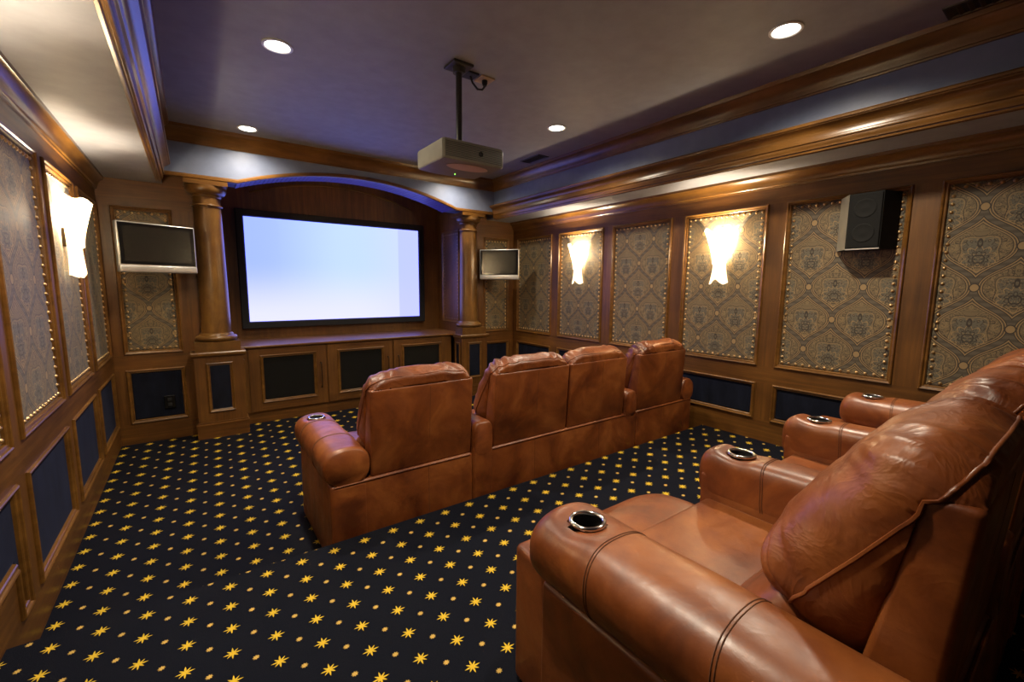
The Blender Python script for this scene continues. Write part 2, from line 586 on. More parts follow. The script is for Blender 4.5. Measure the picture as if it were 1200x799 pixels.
def side_wall(name, X, sgn):
    """sgn +1: room lies at +x from the wall (left wall)"""
    bm = bmesh.new()
    t0, t1 = (X - 0.03, X) if sgn > 0 else (X, X + 0.03)
    b0, b1 = (X - 0.15, X - 0.03) if sgn > 0 else (X + 0.03, X + 0.15)
    box(bm, b0, b1, YB - 0.1, YF + 0.1, -0.1, CEIL + 0.05, 0)
    # rails
    box(bm, t0, t1, YB, YF, ZT, SOFFIT + 0.03, 1)
    box(bm, t0, t1, YB, YF, ZLT, ZB, 1)
    box(bm, t0, t1, STEP_Y, YF, -0.02, ZLB, 1)
    box(bm, t0, t1, YB, STEP_Y, -0.02, ZLB2, 1)
    # stiles
    edges = []
    for k in range(NP):
        hi = P_HI - P_STEP * k
        edges.append((hi - P_W, hi))
    ys = [YF] + [e for lo, hi in edges for e in (hi, lo)] + [YB]
    for q in range(0, len(ys), 2):
        box(bm, t0, t1, ys[q + 1], ys[q], ZB, ZT, 0)
        zl = ZLB if ys[q + 1] > STEP_Y else ZLB2
        box(bm, t0, t1, ys[q + 1], ys[q], zl, ZLT, 0)
    wall = tag(mesh_obj(name, bm, [WOODV, WOODH]), kind='structure')
    rz = -PI / 2 if sgn < 0 else PI / 2
    for k, (lo, hi) in enumerate(edges):
        if lo < YB: continue
        yc = (lo + hi) / 2
        R = Matrix.Translation((X, yc, (ZT + ZB) / 2)) @ Matrix.Rotation(rz, 4, 'Z')
        panel(wall, R, rect(P_W, ZT - ZB), 'damask')
        if hi < STEP_Y:
            z0, z1 = ZLB2, ZLT
            poly = rect(P_W, z1 - z0)
        elif lo > STEP_Y:
            z0, z1 = ZLB, ZLT
            poly = rect(P_W, z1 - z0)
        else:
            # stepped bay: the panel bottom jumps up with the riser
            z0, z1 = ZLB, ZLT
            zc = (z0 + z1) / 2
            s = 1 if sgn > 0 else -1          # local x runs along +y (left wall) or -y (right wall)
            ysx = (STEP_Y - yc) * s
            a, b_ = -P_W / 2, P_W / 2
            low, high, top = z0 - zc, ZLB2 - zc, z1 - zc
            if s > 0:
                poly = [Vector(p) for p in ((a, high), (ysx, high), (ysx, low), (b_, low), (b_, top), (a, top))]
            else:
                poly = [Vector(p) for p in ((a, low), (ysx, low), (ysx, high), (b_, high), (b_, top), (a, top))]
        R = Matrix.Translation((X, yc, (z0 + z1) / 2)) @ Matrix.Rotation(rz, 4, 'Z')
        panel(wall, R, poly, 'velvet')
    return wall
wall_left = side_wall('wall_left', XL, 1)
wall_right = side_wall('wall_right', XR, -1)

# ------------------------------------------------------------------ front wall
FX0, FX1 = -0.561, -0.106
RX0 = 0.206                          # jamb of the screen recess
RX1 = 2 * XC - RX0
YS = 6.36
bm = bmesh.new()
def front_bay(x0, x1, f0, f1):
    box(bm, x0, x1, YF, YF + 0.03, ZT, 2.62, 1)
    box(bm, x0, x1, YF, YF + 0.03, ZLT, ZB, 1)
    box(bm, x0, x1, YF, YF + 0.03, -0.02, ZLB, 1)
    for a, b_ in ((x0, f0), (f1, x1)):
        box(bm, a, b_, YF, YF + 0.03, ZLB, ZLT, 0)
        box(bm, a, b_, YF, YF + 0.03, ZB, ZT, 0)
    box(bm, x0 - 0.1 * (x0 < 0), x1 + 0.1 * (x1 > 3.5), YF + 0.03, YS + 0.1, -0.05, CEIL, 0)
front_bay(XL, RX0, FX0, FX1)
front_bay(RX1, XR, 2 * XC - FX1, 2 * XC - FX0)
box(bm, RX0, RX1, YS, YS + 0.1, -0.05, CEIL, 0)
wall_front = tag(mesh_obj('wall_front', bm, [WOODV, WOODH]), kind='structure')
for f0, f1 in ((FX0, FX1), (2 * XC - FX1, 2 * XC - FX0)):
    xc = (f0 + f1) / 2
    panel(wall_front, Matrix.Translation((xc, YF, (ZT + ZB) / 2)), rect(f1 - f0, ZT - ZB), 'damask')
    panel(wall_front, Matrix.Translation((xc, YF, (ZLT + ZLB) / 2)), rect(f1 - f0, ZLT - ZLB), 'velvet')
# damask panels on the recess cheeks
for X, rz in ((RX0, PI / 2), (RX1, -PI / 2)):
    panel(wall_front, Matrix.Translation((X, 5.93, 1.70)) @ Matrix.Rotation(rz, 4, 'Z'), rect(0.52, 1.36), 'damask')
bm = bmesh.new()
box(bm, XL - 0.1, XR + 0.1, YB - 0.1, YB, -0.1, CEIL)
tag(mesh_obj('wall_back', bm, WOODV), kind='structure')

# ------------------------------------------------------------------ ceiling, soffits, header with arch
bm = bmesh.new()
box(bm, XL - 0.15, XR + 0.15, YB - 0.1, HEAD0 + 0.02, CEIL, CEIL + 0.1)
tag(mesh_obj('ceiling', bm, PAINT), kind='structure')
for nm, x0, x1, y0, y1 in (('ceiling_soffit_left', XL - 0.02, TL, YB, YF + 0.02), ('ceiling_soffit_right', TR, XR + 0.02, YB, YF + 0.02), ('ceiling_soffit_back', TL, TR, YB, YB + 0.55)):
    bm = bmesh.new()
    box(bm, x0, x1, y0, y1, SOFFIT, CEIL + 0.02)
    bm.normal_update()
    for f_ in bm.faces: f_.material_index = 1 if abs(f_.normal.z) < 0.5 else 0
    tag(mesh_obj(nm, bm, [PAINT, FASCIA]), kind='structure')
# recess ceiling
bm = bmesh.new()
box(bm, RX0 - 0.05, RX1 + 0.05, HEAD1 - 0.01, YS + 0.05, 2.97, 3.03)
tag(mesh_obj('ceiling_recess', bm, WOODH), kind='structure')

HB = 2.602                # flat underside of the header
HALF, RISE = 1.245, 0.215
AR = (HALF ** 2 + RISE ** 2) / (2 * RISE)
def arch_z(x, off=0.0):
    d = abs(x - XC)
    if d >= HALF: return HB + off
    z = HB + RISE - AR + math.sqrt(AR * AR - d * d)
    # small ogee ease at the spring
    e = max(0.0, 1 - (HALF - d) / 0.12)
    return z * (1 - 0.0 * e) + off
NA = 48
ax_ = [XC - HALF + 2 * HALF * k / NA for k in range(NA + 1)]
low = [(TL - 0.03, HB)] + [(x, arch_z(x)) for x in ax_] + [(TR + 0.03, HB)]
bm = bmesh.new()
cols = []
for x, z in low:
    cols.append([bm.verts.new(c) for c in ((x, HEAD0, z), (x, HEAD0, CEIL + 0.02), (x, HEAD1, CEIL + 0.02), (x, HEAD1, z))])
for A, B in zip(cols, cols[1:]):
    for k in range(4):
        bm.faces.new((A[k], A[(k + 1) % 4], B[(k + 1) % 4], B[k]))
bm.faces.new(cols[0]); bm.faces.new(cols[-1][::-1])
header = tag(mesh_obj('wall_header', bm, FASCIA), kind='structure')
# boarded arch underside: each board is a piece
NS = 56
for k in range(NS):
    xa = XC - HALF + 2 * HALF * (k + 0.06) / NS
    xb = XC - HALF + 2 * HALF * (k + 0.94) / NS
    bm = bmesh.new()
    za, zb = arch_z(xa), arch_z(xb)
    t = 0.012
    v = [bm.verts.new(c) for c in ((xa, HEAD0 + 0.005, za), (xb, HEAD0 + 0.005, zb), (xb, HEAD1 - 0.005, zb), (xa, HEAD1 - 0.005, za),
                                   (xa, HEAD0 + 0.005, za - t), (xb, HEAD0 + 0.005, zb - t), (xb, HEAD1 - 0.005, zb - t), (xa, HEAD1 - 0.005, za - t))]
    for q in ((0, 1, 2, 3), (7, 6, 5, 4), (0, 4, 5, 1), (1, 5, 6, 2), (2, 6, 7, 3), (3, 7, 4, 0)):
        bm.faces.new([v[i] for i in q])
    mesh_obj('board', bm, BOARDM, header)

TRIM_N = [0]
def trim(bm, mat=WMOULD, smooth=True):
    TRIM_N[0] += 1
    o = tag(mesh_obj('trim_%d' % TRIM_N[0], bm, mat), kind='structure')
    if smooth: auto_smooth(o, 40)
    return o

def sweep(bm, path, prof):
    """sweep (inward d, z) profile along xy path points with inward miter normals; path = [(x,y,nx,ny)]"""
    rings = [[bm.verts.new((x + nx * d, y + ny * d, z)) for d, z in prof] for x, y, nx, ny in path]
    n = len(prof)
    for A, B in zip(rings, rings[1:]):
        for i in range(n):
            bm.faces.new((A[i], A[(i + 1) % n], B[(i + 1) % n], B[i]))
    bm.faces.new(rings[0][::-1]); bm.faces.new(rings[-1])

def curve_prof(p0, p1, bow, n=8):
    """cove between two (d,z) points, bow >0 hollows it"""
    out = []
    for k in range(n + 1):
        t = k / n
        d = p0[0] + (p1[0] - p0[0]) * t
        z = p0[1] + (p1[1] - p0[1]) * t
        b_ = math.sin(PI * t) * bow
        L = math.hypot(p1[0] - p0[0], p1[1] - p0[1])
        nx, nz = (p1[1] - p0[1]) / L, -(p1[0] - p0[0]) / L
        out.append((d - nx * b_, z - nz * b_))
    return out

# wall crown under the soffit (left, right)
S_ = SOFFIT
crown = [(0, 2.405), (0.012, 2.405), (0.014, 2.417), (0.020, 2.420)] + curve_prof((0.022, 2.424), (0.060, 2.495), 0.010) + [(0.070, 2.498), (0.072, S_ + 0.004), (0, S_ + 0.004)]
bm = bmesh.new(); sweep(bm, [(XL, YB, 1, 0), (XL, YF, 1, 0)], crown); trim(bm)
bm = bmesh.new(); sweep(bm, [(XR, YB, -1, 0), (XR, YF, -1, 0)], crown); trim(bm)
# tray edge moulding (starts at the soffit's lip and flares into the tray)
edge = [(-0.045, S_ + 0.004), (-0.045, S_ - 0.004), (-0.042, S_ - 0.012), (-0.030, S_ - 0.014), (-0.026, S_ - 0.006), (-0.018, S_ - 0.006), (-0.014, S_ - 0.012), (-0.004, S_ - 0.012), (0.0, S_ + 0.002), (0.010, S_ + 0.006), (0.013, S_ + 0.022), (0.018, S_ + 0.030)] + \
       [(0.018, S_ + 0.044), (0.026, S_ + 0.048), (0.028, S_ + 0.058)] + curve_prof((0.026, S_ + 0.062), (0.066, S_ + 0.142), 0.020) + [(0.068, S_ + 0.148), (0.077, S_ + 0.150), (0.080, S_ + 0.162), (0.072, S_ + 0.172), (-0.002, S_ + 0.172), (-0.002, S_ + 0.004)]
bm = bmesh.new(); sweep(bm, [(TL, YB + 0.5, 1, 0), (TL, HEAD0 + 0.0, 1, 0)], edge); trim(bm)
bm = bmesh.new(); sweep(bm, [(TR, YB + 0.5, -1, 0), (TR, HEAD0 + 0.0, -1, 0)], edge); trim(bm)
# upper crown around the tray, mitred
Z0 = 2.885
ucrown = [(0, Z0), (0.010, Z0), (0.013, Z0 + 0.012), (0.020, Z0 + 0.014)] + curve_prof((0.022, Z0 + 0.02), (0.078, CEIL - 0.028), 0.012) + [(0.088, CEIL - 0.026), (0.092, CEIL - 0.012), (0.096, CEIL + 0.003), (0, CEIL + 0.003)]
yb_ = YB + 0.55
for seg in (((TL, yb_, 1, 1), (TL, HEAD0, 1, -1)), ((TL, HEAD0, 1, -1), (TR, HEAD0, -1, -1)), ((TR, HEAD0, -1, -1), (TR, yb_, -1, 1)), ((TR, yb_, -1, 1), (TL, yb_, 1, 1))):
    bm = bmesh.new(); sweep(bm, seg, ucrown); trim(bm)
# gilt strip that follows the header's lower edge and the arch
bm = bmesh.new()
rings = []
pts = [(TL + 0.02, HB)] + [(x, arch_z(x)) for x in ax_] + [(TR - 0.02, HB)]
for x, z in pts:
    rings.append([bm.verts.new(c) for c in ((x, HEAD0 + 0.004, z + 0.006), (x, HEAD0 - 0.012, z + 0.004), (x, HEAD0 - 0.016, z - 0.004), (x, HEAD0 - 0.022, z - 0.008), (x, HEAD0 - 0.022, z - 0.030), (x, HEAD0 - 0.014, z - 0.036), (x, HEAD0 + 0.004, z - 0.036))])
for A, B in zip(rings, rings[1:]):
    for k in range(7):
        bm.faces.new((A[k], A[(k + 1) % 7], B[(k + 1) % 7], B[k]))
bm.faces.new(rings[0]); bm.faces.new(rings[-1][::-1])
trim(bm)
# arched moulding on the recess back wall above the screen
bm = bmesh.new()
apts = []
for k in range(25):
    x = XC - 1.05 + 2.1 * k / 24
    apts.append((x, YS - 0.008, 2.88 - 0.20 * (abs(x - XC) / 1.05) ** 2))
tube(bm, apts, 0.012, 6)
trim(bm)

# ------------------------------------------------------------------ columns on pedestals
def panel_frame(parent, M, w_, h_, inner, framemat=WMOULD):
    f = mesh_obj('frame_moulding', frame_bm(rect(w_, h_), MOULD), framemat, parent)
    f.matrix_basis = M
    bm = bmesh.new()
    a, b_ = w_ / 2 - 0.03, h_ / 2 - 0.03
    v = [bm.verts.new(c) for c in ((-a, -0.0025, -b_), (a, -0.0025, -b_), (a, -0.0025, b_), (-a, -0.0025, b_))]
    bm.faces.new(v)
    p = mesh_obj('inset_panel', bm, inner, parent)
    p.matrix_basis = M
    return f, p

def pedestal(xc, inner):
    lab = 'square wooden pedestal with dark inset panels beside the outlet panel' if inner > 0 else 'square wooden pedestal with dark inset panels near the corner television'
    t = empty('pedestal', (xc, 5.44, 0), 0, lab, 'pedestal', 'pedestals flanking the media cabinets')
    hw = 0.21
    y0, y1 = 5.29 - 5.44, 5.585 - 5.44
    bm = bmesh.new(); box(bm, -hw, hw, y0, y1 + 0.02 - 0.11, 0.0, 0.86)
    mesh_obj('body', bm, WOODV, t)
    bm = bmesh.new(); box(bm, -hw - 0.014, hw + 0.014, y0 - 0.014, y1 - 0.09, 0, 0.135)
    box(bm, -hw - 0.020, hw + 0.020, y0 - 0.020, y1 - 0.09, 0.135, 0.150); box(bm, -hw - 0.010, hw + 0.010, y0 - 0.010, y1 - 0.09, 0.150, 0.166)
    mesh_obj('base_moulding', bm, WOODH, t)
    bm = bmesh.new()
    prism_x(bm, [(y0 - 0.012, 0.842), (y0 - 0.024, 0.852), (y0 - 0.026, 0.875), (y0 - 0.020, 0.886), (y1 - 0.09, 0.886), (y1 - 0.09, 0.842)], -hw - 0.024, hw + 0.024)
    mesh_obj('cap', bm, WMOULD, t)
    panel_frame(t, Matrix.Translation((0, y0, 0.521)), 0.23, 0.512, VELVET)
    M = Matrix.Translation((inner * hw, 5.40 - 5.44, 0.521)) @ Matrix.Rotation(inner * PI / 2, 4, 'Z')
    panel_frame(t, M, 0.13, 0.512, VELVET)
    return t
PX = 0.18
for s in (1, -1):
    pedestal(XC - s * (XC - PX), s)

def column(xc):
    lab = 'round golden brown wooden column beside the television above the outlet' if xc < 1 else 'round golden brown wooden column beside the television turned inward'
    t = empty('column', (xc, 5.455, 0.886), 0, lab, 'column', 'columns flanking the screen')
    z0 = 0.886
    bm = bmesh.new(); box(bm, -0.195, 0.195, -0.165, 0.04, 0, 0.10)
    mesh_obj('plinth', bm, WCOL, t)
    bm = bmesh.new()
    prof = [(0.150, 0.10), (0.176, 0.102)] + [(0.150 + 0.034 * math.cos(a), 0.130 + 0.028 * math.sin(a)) for a in [(-70 + 140 * k / 8) * PI / 180 for k in range(9)]] + [(0.152, 0.160), (0.150, 0.168), (0.140, 0.182)]
    lathe(bm, prof); auto_smooth(mesh_obj('base', bm, WCOL, t), 40)
    bm = bmesh.new()
    prof = []
    for k in range(15):
        q = k / 14
        prof.append((0.131 - 0.014 * q ** 1.6, 0.178 + (2.330 - z0 - 0.178) * q))
    lathe(bm, prof); auto_smooth(mesh_obj('shaft', bm, WCOL, t), 40)
    bm = bmesh.new()
    zr = 2.335 - z0
    prof = [(0.117, zr - 0.008)] + [(0.120 + 0.014 * math.cos(a), zr + 0.010 * math.sin(a)) for a in [(-80 + 160 * k / 6) * PI / 180 for k in range(7)]] + \
           [(0.116, zr + 0.014), (0.116, zr + 0.080), (0.124, zr + 0.084), (0.128, zr + 0.094), (0.124, zr + 0.104), (0.134, zr + 0.108)] + \
           [(0.134 + 0.040 * math.sin(PI / 2 * k / 6), zr + 0.110 + 0.055 * (1 - math.cos(PI / 2 * k / 6))) for k in range(7)] + [(0.172, zr + 0.186)]
    lathe(bm, prof); auto_smooth(mesh_obj('capital', bm, WCOL, t), 40)
    bm = bmesh.new(); box(bm, -0.178, 0.178, -0.166, 0.19, 2.521 - z0, 2.563 - z0)
    mesh_obj('abacus', bm, WMOULD, t)
    return t
for s in (1, -1):
    column(XC - s * (XC - PX))

# ------------------------------------------------------------------ media cabinets and countertop
CY = 5.58
DX = [0.445, 1.277, 2.109, 2.941]
def cabinet(k, label):
    x0, x1 = DX[k], DX[k + 1]
    a0 = 0.40 if k == 0 else x0
    a1 = 2 * XC - 0.40 if k == 2 else x1
    xc = (x0 + x1) / 2
    t = empty('media_cabinet', (xc, CY, 0), 0, label, 'cabinet')
    bm = bmesh.new()
    box(bm, a0 - xc + 0.001, a1 - xc - 0.001, 0.0, 0.70, 0.125, 0.852)
    mesh_obj('body', bm, WOODV, t)
    bm = bmesh.new(); box(bm, a0 - xc + 0.001, a1 - xc - 0.001, 0.012, 0.70, 0.0, 0.125)
    mesh_obj('toe_kick', bm, WOODH, t)
    hw = (x1 - x0) / 2 - 0.012
    bm = bmesh.new()
    i0, i1, zb, zt = -0.295, 0.295, 0.228, 0.778
    box(bm, -hw, i0, -0.018, -0.0005, 0.138, 0.846, 0); box(bm, i1, hw, -0.018, -0.0005, 0.138, 0.846, 0)
    box(bm, i0, i1, -0.018, -0.0005, 0.138, zb, 1); box(bm, i0, i1, -0.018, -0.0005, zt, 0.846, 1)
    d = mesh_obj('door', bm, [WOODV, WOODH], t)
    M = Matrix.Translation((0, -0.018, (zb + zt) / 2))
    f = mesh_obj('frame_moulding', frame_bm(rect(i1 - i0, zt - zb), MOULD), WMOULD, d); f.matrix_basis = M
    bm = bmesh.new(); box(bm, i0 + 0.02, i1 - 0.02, -0.012, -0.006, zb + 0.02, zt - 0.02)
    mesh_obj('grille_cloth', bm, GRILLE, d)
    hx = 0.345 if k in (0, 1) else -0.345
    bm = bmesh.new()
    tube(bm, [(hx, -0.018, 0.335), (hx, -0.040, 0.340), (hx, -0.046, 0.37), (hx, -0.048, 0.485), (hx, -0.046, 0.60), (hx, -0.040, 0.630), (hx, -0.018, 0.635)], [0.009, 0.006, 0.005, 0.006, 0.005, 0.006, 0.009], 8)
    auto_smooth(mesh_obj('pull_handle', bm, BRONZE, d), 50)
cabinet(0, 'wooden media cabinet with black grille door next to the pedestal near the outlet')
cabinet(1, 'wooden media cabinet with black grille door in the middle of the three under the screen')
cabinet(2, 'wooden media cabinet with black grille door next to the pedestal near the corner television')
bm = bmesh.new()
prism_x(bm, [(CY - 0.030, 0.860), (CY - 0.036, 0.868), (CY - 0.036, 0.880), (CY - 0.030, 0.886), (YS - 0.002, 0.886), (YS - 0.002, 0.853), (CY - 0.02, 0.853)], RX0 + 0.002, RX1 - 0.002)
tag(mesh_obj('countertop', bm, WOODH), 'long dark wooden countertop over the media cabinets below the screen', 'countertop')

# ------------------------------------------------------------------ projection screen
scr = empty('projection_screen', (XC + 0.005, YS - 0.03, 1.0), 0, 'large lit projection screen in a wide black frame', 'screen')
sx0, sx1, sz0, sz1 = 0.563 - XC - 0.005, 2.833 - XC - 0.005, 0.101, 1.386
m, nt, b = new_mat('projected_image')
sep = nt.nodes.new('ShaderNodeSeparateXYZ')
nt.links.new(coords(nt), sep.inputs[0])
gx, gz = (Ex(nt, sep.outputs[0]) - sx0) / (sx1 - sx0), (Ex(nt, sep.outputs[2]) - sz0) / (sz1 - sz0)
cB, cM, cW, cL = (0.42, 0.56, 2.8), (0.60, 0.78, 2.8), (0.86, 0.87, 2.5), (0.50, 0.55, 2.8)
c = mixc(nt, gx.step(0.0, 0.55), cB, cM)
c = mixc(nt, gz.step(0.0, 0.62), cW, c)
c = mixc(nt, gx.step(0.55, 1.0) * 0.6, c, (0.72, 0.76, 2.8))
c = mixc(nt, gx.step(0.855, 0.865) * 0.55, c, cL)
c = mixc(nt, (1.0 - gx.step(0.16, 0.175)) * gz.step(0.3, 0.8) * 0.25, c, cB)
em = nt.nodes.new('ShaderNodeEmission')
nt.links.new(c, em.inputs[0])
em.inputs[1].default_value = SCREEN_E
nt.links.new(em.outputs[0], nt.nodes['Material Output'].inputs[0])
SCREENM = m
bm = bmesh.new()
v = [bm.verts.new(p) for p in ((sx0, -0.01, sz0), (sx1, -0.01, sz0), (sx1, -0.01, sz1), (sx0, -0.01, sz1))]
bm.faces.new(v)
mesh_obj('screen_surface', bm, SCREENM, scr)
fw = 0.085
poly = [Vector(p) for p in ((sx0 - fw, sz0 - fw), (sx1 + fw, sz0 - fw), (sx1 + fw, sz1 + fw), (sx0 - fw, sz1 + fw))]
f = mesh_obj('frame', frame_bm(poly, [(0, -0.028), (0, 0.030), (0.006, 0.036), (fw - 0.012, 0.030), (fw, 0.012)]), plain('black_velvet_frame', (0.004, 0.004, 0.006), 0.75), scr)

# ------------------------------------------------------------------ two small wall TVs on arms
def tv(px, py, zc, ang, wall_pt, label):
    t = empty('television', (px, py, zc), ang, label, 'television')
    w_, h_ = 0.585, 0.425
    bm = bmesh.new(); rbox(bm, -w_ / 2, w_ / 2, 0, 0.05, -h_ / 2, h_ / 2, 0.010, 3)
    auto_smooth(mesh_obj('casing', bm, SILVER, t))
    bm = bmesh.new(); rbox(bm, -w_ / 2 + 0.012, w_ / 2 - 0.012, -0.004, 0.01, -h_ / 2 + 0.068, h_ / 2 - 0.010, 0.003, 2)
    bz = mesh_obj('bezel', bm, GLOSSBLACK, t)
    bm = bmesh.new()
    a, b0, b1 = w_ / 2 - 0.045, -h_ / 2 + 0.095, h_ / 2 - 0.038
    bm.faces.new([bm.verts.new(p) for p in ((-a, -0.0045, b0), (a, -0.0045, b0), (a, -0.0045, b1), (-a, -0.0045, b1))])
    mesh_obj('display', bm, plain('dark_display', (0.012, 0.011, 0.010), 0.22), bz)
    bm = bmesh.new(); rbox(bm, -w_ / 2 + 0.002, w_ / 2 - 0.002, -0.012, 0.03, -h_ / 2, -h_ / 2 + 0.062, 0.012, 3)
    auto_smooth(mesh_obj('speaker_bar', bm, SILVER, t))
    # arm back to the wall, in local coordinates
    q = Matrix.Rotation(-ang, 3, 'Z') @ (Vector(wall_pt) - Vector((px, py, zc)))
    bm = bmesh.new(); rbox(bm, -0.09, 0.09, 0.05, 0.075, -0.09, 0.09, 0.006, 2)
    mid = Vector((q.x * 0.4 + 0.06, q.y * 0.55 + 0.03, 0))
    tube(bm, [(0, 0.07, 0), mid, q], 0.018, 8)
    mesh_obj('wall_arm', bm, BLACK, t)
    return t
tv((-0.475 + 0.058) / 2, (4.90 + 5.14) / 2, 1.872, math.atan2(0.24, 0.533), (-0.33, 5.49, 1.90), 'silver flat television on the panel above the outlet')
tv((3.37 + 3.73) / 2, (5.42 + 4.95) / 2, 1.872, math.atan2(-0.47, 0.36), (3.72, 5.49, 1.90), 'silver flat television turned inward in the corner beside the damask wall')

# outlet in the lower velvet panel
t = empty('outlet_plate', (-0.25, YF - 0.001, 0.385), 0, 'small black outlet plate on the velvet panel beside the pedestal', 'outlet')
bm = bmesh.new(); rbox(bm, -0.045, 0.045, -0.012, 0.012, -0.066, 0.066, 0.004, 2)
mesh_obj('plate', bm, GLOSSBLACK, t)
for zz in (-0.026, 0.026):
    bm = bmesh.new(); rbox(bm, -0.017, 0.017, -0.016, -0.011, zz - 0.015, zz + 0.015, 0.002, 1)
    mesh_obj('socket', bm, BLACK, t)

# ------------------------------------------------------------------ wall sconces
GLASS, nt, b = new_mat('frosted_amber_glass')
setp(b, Base_Color=(0.95, 0.80, 0.55, 1), Roughness=0.35, Emission_Color=(1.0, 0.84, 0.56, 1), Emission_Strength=8.0)
g = noise_t(nt, mapping(nt, coords(nt), (60, 60, 8)), 1.0, 3)
nt.links.new(ramp(nt, g, [(0.3, (0.85, 0.62, 0.34)), (0.7, (1.0, 0.86, 0.62))]), b.inputs['Base Color'])
tr = nt.nodes.new('ShaderNodeBsdfTranslucent')
tr.inputs[0].default_value = (1.0, 0.82, 0.55, 1)
mx = nt.nodes.new('ShaderNodeMixShader')
mx.inputs[0].default_value = 0.75
nt.links.new(b.outputs[0], mx.inputs[1]); nt.links.new(tr.outputs[0], mx.inputs[2])
tp = nt.nodes.new('ShaderNodeBsdfTransparent')
mx2 = nt.nodes.new('ShaderNodeMixShader')
mx2.inputs[0].default_value = 0.40
nt.links.new(mx.outputs[0], mx2.inputs[1]); nt.links.new(tp.outputs[0], mx2.inputs[2])
nt.links.new(mx2.outputs[0], nt.nodes['Material Output'].inputs[0])

def sconce_template():
    t = empty('wall_sconce')
    bm = bmesh.new(); rbox(bm, -0.03, 0.03, -0.022, 0.014, -0.06, 0.06, 0.006, 2)
    mesh_obj('backplate', bm, BRONZE, t)
    # two glass leaves: a flared upper fan and a lower tail, both half shells open to the wall
    def leaf(name, prof, zt, zbm, amp_t, amp_b):
        bm = bmesh.new()
        NPH, NZ = 28, 16
        grid = []
        for i in range(NPH + 1):
            ph = PI * i / NPH
            lo = zbm + amp_b * abs(math.cos(ph)) * (-1) + amp_b * 0.4 * math.cos(4 * ph)
            hi = zt + amp_t * abs(math.cos(ph)) + amp_t * 0.35 * math.cos(6 * ph)
            rowv = []
            for k in range(NZ + 1):
                q = k / NZ
                z = lo + (hi - lo) * q
                ww, dd = prof(q)
                fl = 1 + 0.05 * math.cos(10 * ph)
                rowv.append(bm.verts.new((ww * math.cos(ph), -0.016 - dd * math.sin(ph) * fl, z)))
            grid.append(rowv)
        for A, B in zip(grid, grid[1:]):
            for k in range(NZ):
                bm.faces.new((A[k], A[k + 1], B[k + 1], B[k]))
        o = mesh_obj(name, bm, GLASS, t, True)
        md = o.modifiers.new('thickness', 'SOLIDIFY'); md.thickness = 0.006
    leaf('upper_shade', lambda q: (0.066 + 0.090 * q ** 1.7, 0.075 + 0.055 * q ** 1.5), 0.215, -0.055, 0.040, 0.015)
    leaf('lower_shade', lambda q: (0.088 - 0.030 * math.sin(PI * min(1, q * 0.62)) , 0.070 - 0.012 * q), -0.02, -0.225, 0.01, 0.03)
    bm = bmesh.new(); bmesh.ops.create_uvsphere(bm, u_segments=12, v_segments=8, radius=0.028)
    for vv in bm.verts: vv.co += Vector((0, -0.075, 0.06))
    mesh_obj('bulb', bm, emis('sconce_bulb', (1.0, 0.78, 0.45), 25), t, True)
    L = bpy.data.lights.new('sconce_light', 'POINT')
    L.energy = SCONCE_W; L.color = (1.0, 0.84, 0.60); L.shadow_soft_size = 0.03
    lo = bpy.data.objects.new('sconce_light', L); COL.objects.link(lo)
    lo.parent = t; lo.location = (0, -0.080, 0.13)
    return t
sct = sconce_template()
SY = [P_HI - P_STEP * k - P_W / 2 for k in range(NP)]
SC = [(XR, 1, 'glowing frosted glass sconce one panel away from the corner television turned inward'),
      (XR, 3, 'glowing frosted glass sconce on the damask panel next to the speaker panel'),
      (XL, 1, 'glowing frosted glass sconce on the aisle wall near the television above the outlet'),
      (XL, 3, 'glowing frosted glass sconce on the aisle wall over the riser step')]
for q, (X, k, lab) in enumerate(SC):
    o = sct if q == 0 else copy_tree(sct)
    o.location = (X, SY[k], 1.86)
    o.rotation_euler = (0, 0, -PI / 2 if X > 0 else PI / 2)
    tag(o, lab, 'sconce', 'glass wall sconces')

# ------------------------------------------------------------------ wall speaker
t = empty('surround_speaker', (XR, 1.09, 2.045), -PI / 2, 'black wedge shaped speaker mounted on a damask panel', 'speaker')
hz = 0.195
plan = [(-0.198, 0.012), (-0.198, -0.006), (-0.098, -0.165), (0.098, -0.165), (0.150, -0.012), (0.150, 0.012)]
# local x runs along -y of the room, local -y faces the room
bm = bmesh.new()
a = [bm.verts.new((x, y, -hz)) for x, y in plan]; c2 = [bm.verts.new((x, y, hz)) for x, y in plan]
n = len(plan)
for i in range(n):
    bm.faces.new((a[i], a[(i + 1) % n], c2[(i + 1) % n], c2[i]))
bm.faces.new(a[::-1]); bm.faces.new(c2)
mesh_obj('cabinet_body', bm, SPKBODY, t)
bm = bmesh.new()
v0, v1 = Vector((-0.198, -0.006, 0)), Vector((-0.098, -0.165, 0))
nrm = Vector((v1.y - v0.y, v0.x - v1.x, 0)).normalized()
q = [v0 + nrm * 0.003, v1 + nrm * 0.003]
bm.faces.new([bm.verts.new((p.x, p.y, z)) for p, z in ((q[0], -hz), (q[1], -hz), (q[1], hz), (q[0], hz))])
mesh_obj('side_panel', bm, SPKSIDE, t)
bm = bmesh.new(); rbox(bm, -0.093, 0.093, -0.176, -0.164, -hz + 0.008, hz - 0.008, 0.004, 2)
bf = mesh_obj('front_baffle', bm, SPKBODY, t)
for zz in (-0.085, 0.085):
    bm = bmesh.new()
    prof = [(0.066, 0.0), (0.064, 0.002), (0.058, 0.0025), (0.052, 0.0008), (0.025, 0.0015), (0.018, 0.002), (0.0005, 0.003)]
    lathe(bm, prof, 0, 0, 32, False)
    o = mesh_obj('driver_cone', bm, CONE, bf, True)
    o.matrix_basis = Matrix.Translation((0, -0.1765, zz)) @ Matrix.Rotation(PI / 2, 4, 'X')
